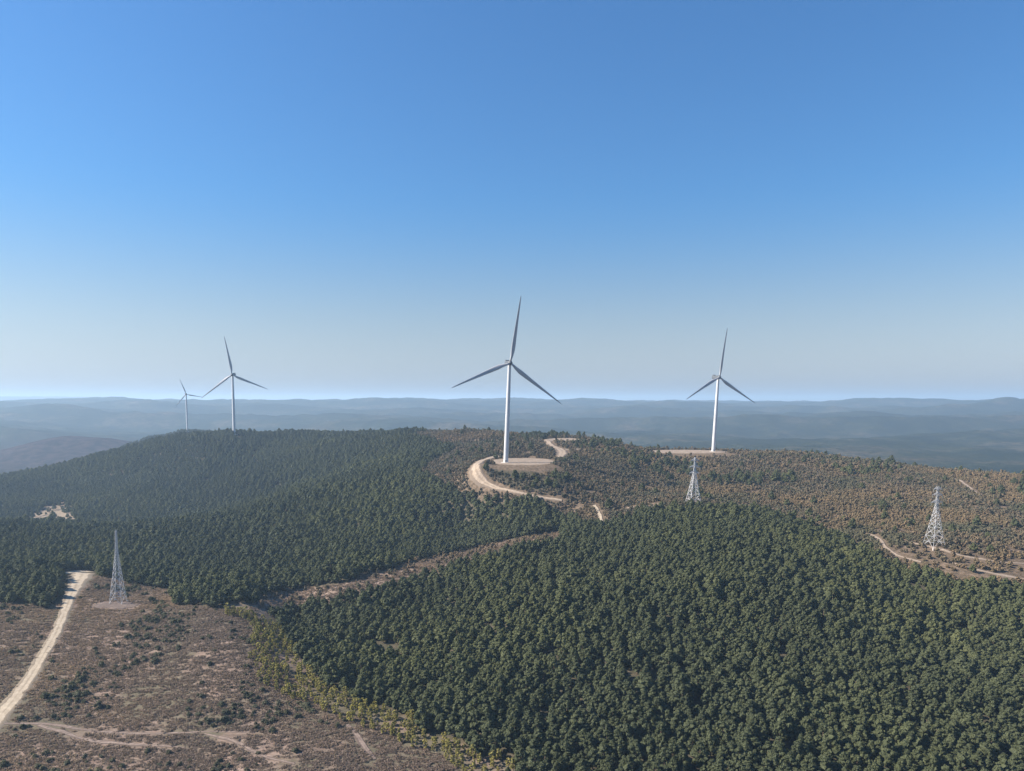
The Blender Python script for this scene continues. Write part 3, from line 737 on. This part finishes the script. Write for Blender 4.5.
for s_ in range(6):
    rg = np.random.default_rng(100 + s_); h = rg.uniform(6.8, 8.2); w = rg.uniform(2.75, 3.5)
    PINES.append((crown_mesh('crown', rg, h, w, 'pine', 30, 24, M_PINE, 0.22, 0.40, 0.34), trunk_mesh(rg, h)))
YELS = []
for s_ in range(4):
    rg = np.random.default_rng(200 + s_); h = rg.uniform(4.2, 5.6); w = rg.uniform(1.5, 2.0)
    YELS.append((crown_mesh('crown', rg, h, w, 'round', 16, 22, M_YEL, 0.15, 0.32, 0.26), trunk_mesh(rg, h)))
BUSHES = [crown_mesh('bush', np.random.default_rng(300 + i), 1.3, 1.25, 'low', 11, 18, M_BUSH, 0.05, 0.26, 0.36) for i in range(5)]
proto_col = bpy.data.collections.new('growth_sources')     # sources of the scattered growth, not in the scene
def proto(name, me):
    o = bpy.data.objects.new(name, me); proto_col_of(name).objects.link(o)
_pc = {}
def proto_col_of(name):
    if name not in _pc: _pc[name] = bpy.data.collections.new(name)
    return _pc[name]
for i in range(5):
    rg = np.random.default_rng(400 + i); h = rg.uniform(6.8, 8.2)
    proto('pine_source', crown_mesh('pine', rg, h, rg.uniform(2.75, 3.5), 'pine', 26, 16, M_PINE, 0.22, 0.46, 0.35, True))
for i in range(5):
    rg = np.random.default_rng(450 + i)
    proto('oak_source', crown_mesh('oak', rg, rg.uniform(1.9, 3.1), rg.uniform(1.15, 1.75), 'round', 11, 13, M_OAK, 0.1, 0.36, 0.38))
for i in range(4): proto('bush_source', BUSHES[i])
for i in range(5):
    rg = np.random.default_rng(500 + i); V = []; k = 26                 # a tangle of cut branches and dry grass
    m = MB()
    for j in range(k):
        a = rg.normal() * 0.5; c = Vector((rg.normal() * 0.9, rg.normal() * 0.35, abs(rg.normal()) * 0.14)); L = rg.uniform(0.3, 1.0)
        dv = Vector((math.cos(a), math.sin(a) * .6, rg.normal() * 0.3)) * L
        m.bar(c - dv / 2, c + dv / 2, 0.12, 0.05)
    V2, F2 = leaves(rg, np.stack([rg.normal(size=8) * .8, rg.normal(size=8) * .4, np.full(8, .12)], 1), np.full(8, .35), 9, 0.26)
    V = np.concatenate([np.array(m.v), V2]); F = [tuple(f) for f in m.f] + [tuple(int(q) + len(m.v) for q in f) for f in F2]
    proto('brush_source', mesh_np('brush', V, F, [M_DRY]))

def scatter(name, pts, scl, source, label, zrot=None, zs=None):
    me = bpy.data.meshes.new(name); me.vertices.add(len(pts)); me.vertices.foreach_set('co', pts.astype(np.float32).ravel()); me.update()
    a = me.attributes.new('scl', 'FLOAT_VECTOR', 'POINT')
    zsc = scl * (zs if zs is not None else rng.uniform(0.85, 1.15, len(pts)))
    a.data.foreach_set('vector', np.stack([scl, scl, zsc], 1).astype(np.float32).ravel())
    a = me.attributes.new('rot', 'FLOAT_VECTOR', 'POINT')
    rz = rng.uniform(0, 6.283, len(pts)) if zrot is None else zrot
    a.data.foreach_set('vector', np.stack([rng.normal(size=len(pts)) * .04, rng.normal(size=len(pts)) * .04, rz], 1).astype(np.float32).ravel())
    a = me.attributes.new('pick', 'INT', 'POINT'); a.data.foreach_set('value', rng.integers(0, 50, len(pts)).astype(np.int32))
    o = obj(name, me); tag(o, label, kind='stuff')
    ng = bpy.data.node_groups.new(name + '_growth', 'GeometryNodeTree')
    ng.interface.new_socket('Geometry', in_out='INPUT', socket_type='NodeSocketGeometry'); ng.interface.new_socket('Geometry', in_out='OUTPUT', socket_type='NodeSocketGeometry')
    gi = ng.nodes.new('NodeGroupInput'); go = ng.nodes.new('NodeGroupOutput'); ins = ng.nodes.new('GeometryNodeInstanceOnPoints')
    ci = ng.nodes.new('GeometryNodeCollectionInfo'); ci.inputs['Collection'].default_value = proto_col_of(source)
    ci.inputs['Separate Children'].default_value = True; ci.inputs['Reset Children'].default_value = True
    ins.inputs['Pick Instance'].default_value = True
    L = ng.links.new
    def attr(nm, ty):
        q = ng.nodes.new('GeometryNodeInputNamedAttribute'); q.data_type = ty; q.inputs['Name'].default_value = nm; return q.outputs['Attribute']
    L(gi.outputs[0], ins.inputs['Points']); L(ci.outputs[0], ins.inputs['Instance'])
    L(attr('pick', 'INT'), ins.inputs['Instance Index']); L(attr('rot', 'FLOAT_VECTOR'), ins.inputs['Rotation']); L(attr('scl', 'FLOAT_VECTOR'), ins.inputs['Scale'])
    L(ins.outputs[0], go.inputs[0])
    md = o.modifiers.new('growth', 'NODES'); md.node_group = ng
    return o

# ------------------------------------------------------------------ planting
def grid(x0, x1, y0, y1, s, jit=0.42):
    gx, gy = np.meshgrid(np.arange(x0, x1, s), np.arange(y0, y1, s)); gx = gx.ravel().astype(float); gy = gy.ravel().astype(float)
    gx += rng.uniform(-jit, jit, gx.shape) * s; gy += rng.uniform(-jit, jit, gy.shape) * s
    k = np.abs(gx) < gy * 0.86 + 60; return gx[k], gy[k]
def off_roads(x, y, margin=1.0):
    ok = np.ones(x.shape, bool); mg = np.broadcast_to(np.asarray(margin, float), x.shape); margin = 1.0
    for rx, ry, rw in ROADLINES:
        near = (x > rx.min() - 20) & (x < rx.max() + 20) & (y > ry.min() - 20) & (y < ry.max() + 20)
        idx = np.where(near)[0]
        if len(idx) == 0: continue
        for s0 in range(0, len(idx), 4000):
            ii = idx[s0:s0 + 4000]
            d = np.sqrt((x[ii, None] - rx[None]) ** 2 + (y[ii, None] - ry[None]) ** 2) - rw[None] / 2
            ok[ii] &= d.min(1) > mg[ii]
    for cx, cy_, rx, ry, rot in BLOBS: ok &= ((x - cx) / (rx * 1.03 + margin)) ** 2 + ((y - cy_) / (ry * 1.03 + margin)) ** 2 > 1
    return ok
def inframe(px, py, top=14): return (px > -4) & (px < W + 4) & (py - top < H + 6) & (py > 380)

# pines: dense plantation
x1, y1 = grid(-500, 520, 150, 620, 4.05); x2, y2 = grid(-1450, 900, 620, 1560, 5.0); x3, y3 = grid(-1300, -300, 1560, 2150, 7.0)
x = np.concatenate([x1, x2, x3]); y = np.concatenate([y1, y2, y3])
cv = cover(x, y); z = cv['z']
gap = fbm(x, y, 26, 3)
keep = ~(cv['field'] | cv['strip'] | (cv['scrub'] & (rng.random(len(x)) < .992 - .06 * (fbm(x, y, 45, 2) > .25))) | (cv['woods'] & (rng.random(len(x)) < .74)) | (cv['clear'] & (rng.random(len(x)) < .88)) | cv['yellow']) & off_roads(x, y, 2.0) & (gap < 0.48)
# keep the pylon line's feet open
keep &= ~((np.abs(x - 0) < 0))
x, y, z = x[keep], y[keep], z[keep]
px, py = project(x, y, z)
size = rng.uniform(0.55, 1.14, len(x)) * (1 + .3 * (rng.random(len(x)) < .05)) * (1 + 0.25 * fbm(x, y, 70, 2)) * np.where(y > 620, 1.05, 1.0)
pt_ = project(x, y, z + 7.0)[1]
vis = inframe(px, py) & (pt_ < H - 3) & (px > 6) & (px < W - 6)
order = np.argsort(np.where(vis, y, 1e9))[:300]
ind = np.zeros(len(x), bool); ind[order] = True
tx = ['dense green pine in the plantation front rows just behind the yellow young trees',
      'dense green pine in the plantation front rows at the bottom middle',
      'dense green pine in the plantation front rows at the bottom right']
pine_first = {}
for i in order:
    v = int(rng.integers(0, len(PINES))); c_me, t_me = PINES[v]
    if v not in pine_first:
        r_ = empty('pine_tree', (0, 0, 0)); obj('trunk', t_me, r_); obj('crown', c_me, r_); pine_first[v] = r_; o = r_
    else:
        src = pine_first[v]; o = src.copy(); link(o)
        for ch in src.children:
            c = ch.copy(); link(c); c.parent = o
    o.location = (x[i], y[i], z[i]); o.rotation_euler = (0, 0, rng.uniform(0, 6.28)); s_ = float(size[i]); o.scale = (s_, s_, s_ * rng.uniform(.9, 1.12))
    g_ = 0 if px[i] < 480 else (1 if px[i] < 760 else 2)
    tag(o, tx[g_], 'pine tree', ['pines at the left bend of the plantation', 'pines at the bottom middle of the plantation', 'pines at the bottom right of the plantation'][g_])
k = ~ind
scatter('pine_forest', np.stack([x[k], y[k], z[k]], 1), size[k], 'pine_source', 'dense green pine forest covering the hills')
print('PINES', k.sum())

# dark small shoots inside forest edge + yellow broadleaf saplings along the edge of the clearing
x, y = grid(-260, 40, 200, 460, 3.2); cv = cover(x, y); z = cv['z']
dens = fbm(x, y, 20, 3)
k = cv['yellow'] & (dens + rng.normal(size=len(x)) * .3 > -0.42) & off_roads(x, y, 1)
k |= (cv['px'] > 200) & (cv['px'] < 300) & (cv['py'] > 715) & (cv['py'] < 735) & (rng.random(len(x)) < .0)
x, y, z = x[k], y[k], z[k]; px, py = project(x, y, z)
yel_first = {}
sel = np.where(inframe(px, py))[0]; print('YELLOW', len(sel))
for i in sel[np.argsort(y[sel])][:300]:
    v = int(rng.integers(0, len(YELS))); c_me, t_me = YELS[v]
    if v not in yel_first:
        o = empty('broadleaf_tree', (0, 0, 0)); obj('trunk', t_me, o); obj('crown', c_me, o); yel_first[v] = o
    else:
        src = yel_first[v]; o = src.copy(); link(o)
        for ch in src.children:
            c = ch.copy(); link(c); c.parent = o
    s_ = float(rng.uniform(0.4, 1.0)); o.location = (x[i], y[i], z[i]); o.rotation_euler = (0, 0, rng.uniform(0, 6.28)); o.scale = (s_, s_, s_ * rng.uniform(.8, 1.1))
    far_ = py[i] < 690
    tag(o, 'yellow leaved young tree in the belt between the clearing and the upper left forest edge' if far_ else 'yellow leaved young tree in the belt between the clearing and the lower forest edge', 'young tree',
        'yellow trees along the upper forest edge' if far_ else 'yellow trees along the lower forest edge')

# bushes in the clearing
x, y = grid(-420, 60, 190, 440, 2.6); cv = cover(x, y); z = cv['z']; px, py = cv['px'], cv['py']
patch = fbm(x, y, 42, 3) + 0.35 * sstep(-0.1, 0.25, fbm(x + 300, y, 15, 2))
mid = np.exp(-((px - 170) / 110) ** 2 - ((py - 665) / 42) ** 2)
k = cv['field'] & ~cv['yellow'] & off_roads(x, y, 1.2) & (patch + 0.35 * mid + rng.normal(size=len(x)) * .22 > 0.58) & (py < 716 + rng.random(len(x)) * 20 + 40 * (rng.random(len(x)) < .12))
k |= cv['field'] & (py > 752) & (px < 260) & (rng.random(len(x)) < .25)
x, y, z, px, py = x[k], y[k], z[k], px[k], py[k]
bs = rng.uniform(0.5, 1.25, len(x)) * (1 + .5 * (rng.random(len(x)) < .12)); print('BUSH', len(x))
vis = inframe(px, py); sc_ = np.where(vis, bs / y, -1); order = np.argsort(-sc_)[:300]; ind = np.zeros(len(x), bool); ind[order] = True; ind &= vis
bt = [('dark green bush on the brown clearing left of the sandy road', 'bushes left of the road'), ('dark green bush scattered on the brown clearing right of the sandy road', 'bushes right of the road'), ('dark green bush at the bottom edge of the brown clearing', 'bushes at the bottom of the clearing')]
for i in np.where(ind)[0]:
    o = obj('bush', BUSHES[int(rng.integers(0, 5))], None, (x[i], y[i], z[i]), (0, 0, rng.uniform(0, 6.28))); s_ = float(bs[i]); o.scale = (s_ * rng.uniform(.9, 1.3), s_, s_ * rng.uniform(.7, 1.15))
    rx, ry, rw = ROADLINES[0]; xr = np.interp(y[i], ry, rx)
    g_ = 2 if py[i] > 735 else (0 if x[i] < xr else 1); tag(o, bt[g_][0], 'bush', bt[g_][1])
k = ~ind
scatter('bush_cover', np.stack([x[k], y[k], z[k]], 1), bs[k], 'bush_source', 'low green bushes over the clearing')

# dry brush and cut branches over the clearing and the valley strip
x, y = grid(-420, 120, 190, 600, 1.45, 0.5); cv = cover(x, y); z = cv['z']
row = perlin(x / 30, y / 4.0 + x / 60)
k = (cv['field'] & (row + rng.normal(size=len(x)) * .3 > -0.42) | cv['strip'] & (rng.random(len(x)) < .6)) & off_roads(x, y, 0.6) & (rng.random(len(x)) < .75)
x, y, z = x[k], y[k], z[k]; print('BRUSH', len(x))
scatter('brushwood', np.stack([x, y, z], 1), rng.uniform(0.6, 1.5, len(x)), 'brush_source', 'cut branches and dry brush strewn over the clearing', zrot=rng.normal(size=len(x)) * .5)

# oak scrub on the ridge and right slopes
x1, y1 = grid(-260, 760, 400, 800, 2.35); x2, y2 = grid(-400, 1100, 800, 1700, 3.6)
x = np.concatenate([x1, x2]); y = np.concatenate([y1, y2]); cv = cover(x, y); z = cv['z']
k = (cv['scrub'] | cv['woods'] & (rng.random(len(x)) < .6) | cv['strip'] & (rng.random(len(x)) < .16)) & off_roads(x, y, 0.5 + y / 520) & (fbm(x, y, 14, 3) + 0.5 * fbm(x, y, 60, 2) < 0.34)
# sparse, trampled ground between the tracks at the right
sp_ = inpoly(cv['px'], cv['py'], [(885, 545), (925, 548), (1000, 565), (1040, 570), (1040, 595), (960, 578), (900, 562)]) & (y < 520)
k &= ~(sp_ & (rng.random(len(x)) < .72))
x, y, z = x[k], y[k], z[k]; print('OAK', len(x))
scatter('oak_scrub', np.stack([x, y, z], 1), rng.uniform(0.5, 1.2, len(x)) * np.where(y > 800, 1.25, 1) * (1 + .35 * (rng.random(len(x)) < .12)), 'oak_source', 'brown and rust autumn oak scrub covering the ridge')

# ------------------------------------------------------------------ small things
def rock(px, py, s_, label, dmin=300, dmax=1300):
    x, y = solve_ray(px, py, dmin, dmax); rg = np.random.default_rng(int(px)); iv, jf = ico(2)
    V = iv * (1 + .22 * rg.normal(size=(len(iv), 1))) * np.array([1.3, 1, .6]) * s_
    o = obj('boulder', mesh_np('boulder', V, jf, [M_ROCK]), None, (x, y, float(terrain(np.array([x]), np.array([y]))[0]) + s_ * .15)); tag(o, label, 'boulder')
rock(976.5, 510, 1.6, 'pale boulder on the brown slope right of the right pylon')
rock(1010, 505, 1.3, 'pale boulder close to the right edge of the photo')
rock(681, 506, 1.1, 'pale boulder left of the feet of the middle pylon', 400)
rock(701, 509, 1.2, 'pale boulder right of the feet of the middle pylon', 400)
def shed(px, py, d, L, label):
    x, y, g = seat(px, py, d)
    t = empty('site_hut', (x, y, g + 0.2), (0, 0, R(20))); tag(t, label, 'hut')
    m = MB(); m.box((0, 0, 1.9), (L, 4.5, 3.8)); m.build('wall', M_CONT, t)
    m = MB(); hh = 3.8
    V = [(-L / 2 - .3, -2.6, hh), (L / 2 + .3, -2.6, hh), (L / 2 + .3, 2.6, hh), (-L / 2 - .3, 2.6, hh), (-L / 2 - .3, 0, hh + 1.2), (L / 2 + .3, 0, hh + 1.2)]
    m.add(V, [(0, 1, 5, 4), (2, 3, 4, 5), (0, 4, 3), (1, 2, 5), (0, 3, 2, 1)]); m.build('roof', M_NAC, t)
    m = MB(); m.box((L * .2, -2.28, 1.2), (1.0, .08, 2.2)); m.build('door', M_DARK, t)
shed(428, 431.5, 1265, 9, 'tiny white hut on the wooded skyline left of the nearest turbine')

# ------------------------------------------------------------------ haze
hz = MB(); hz.box((0, 0, (-330 + 145) / 2), (76000, 76000, 475)); hm = bpy.data.materials.new('haze'); hm.use_nodes = True; nt = hm.node_tree; nt.nodes.clear()
pv = nt.nodes.new('ShaderNodeVolumePrincipled'); mo = nt.nodes.new('ShaderNodeOutputMaterial'); nt.links.new(pv.outputs[0], mo.inputs['Volume'])
pv.inputs['Color'].default_value = (*HAZE_COLOR, 1); pv.inputs['Density'].default_value = HAZE_DENSITY; pv.inputs['Absorption Color'].default_value = (0.06, 0.08, 0.10, 1); pv.inputs['Anisotropy'].default_value = HAZE_ANISO
ho = hz.build('haze', hm); tag(ho, kind='stuff')
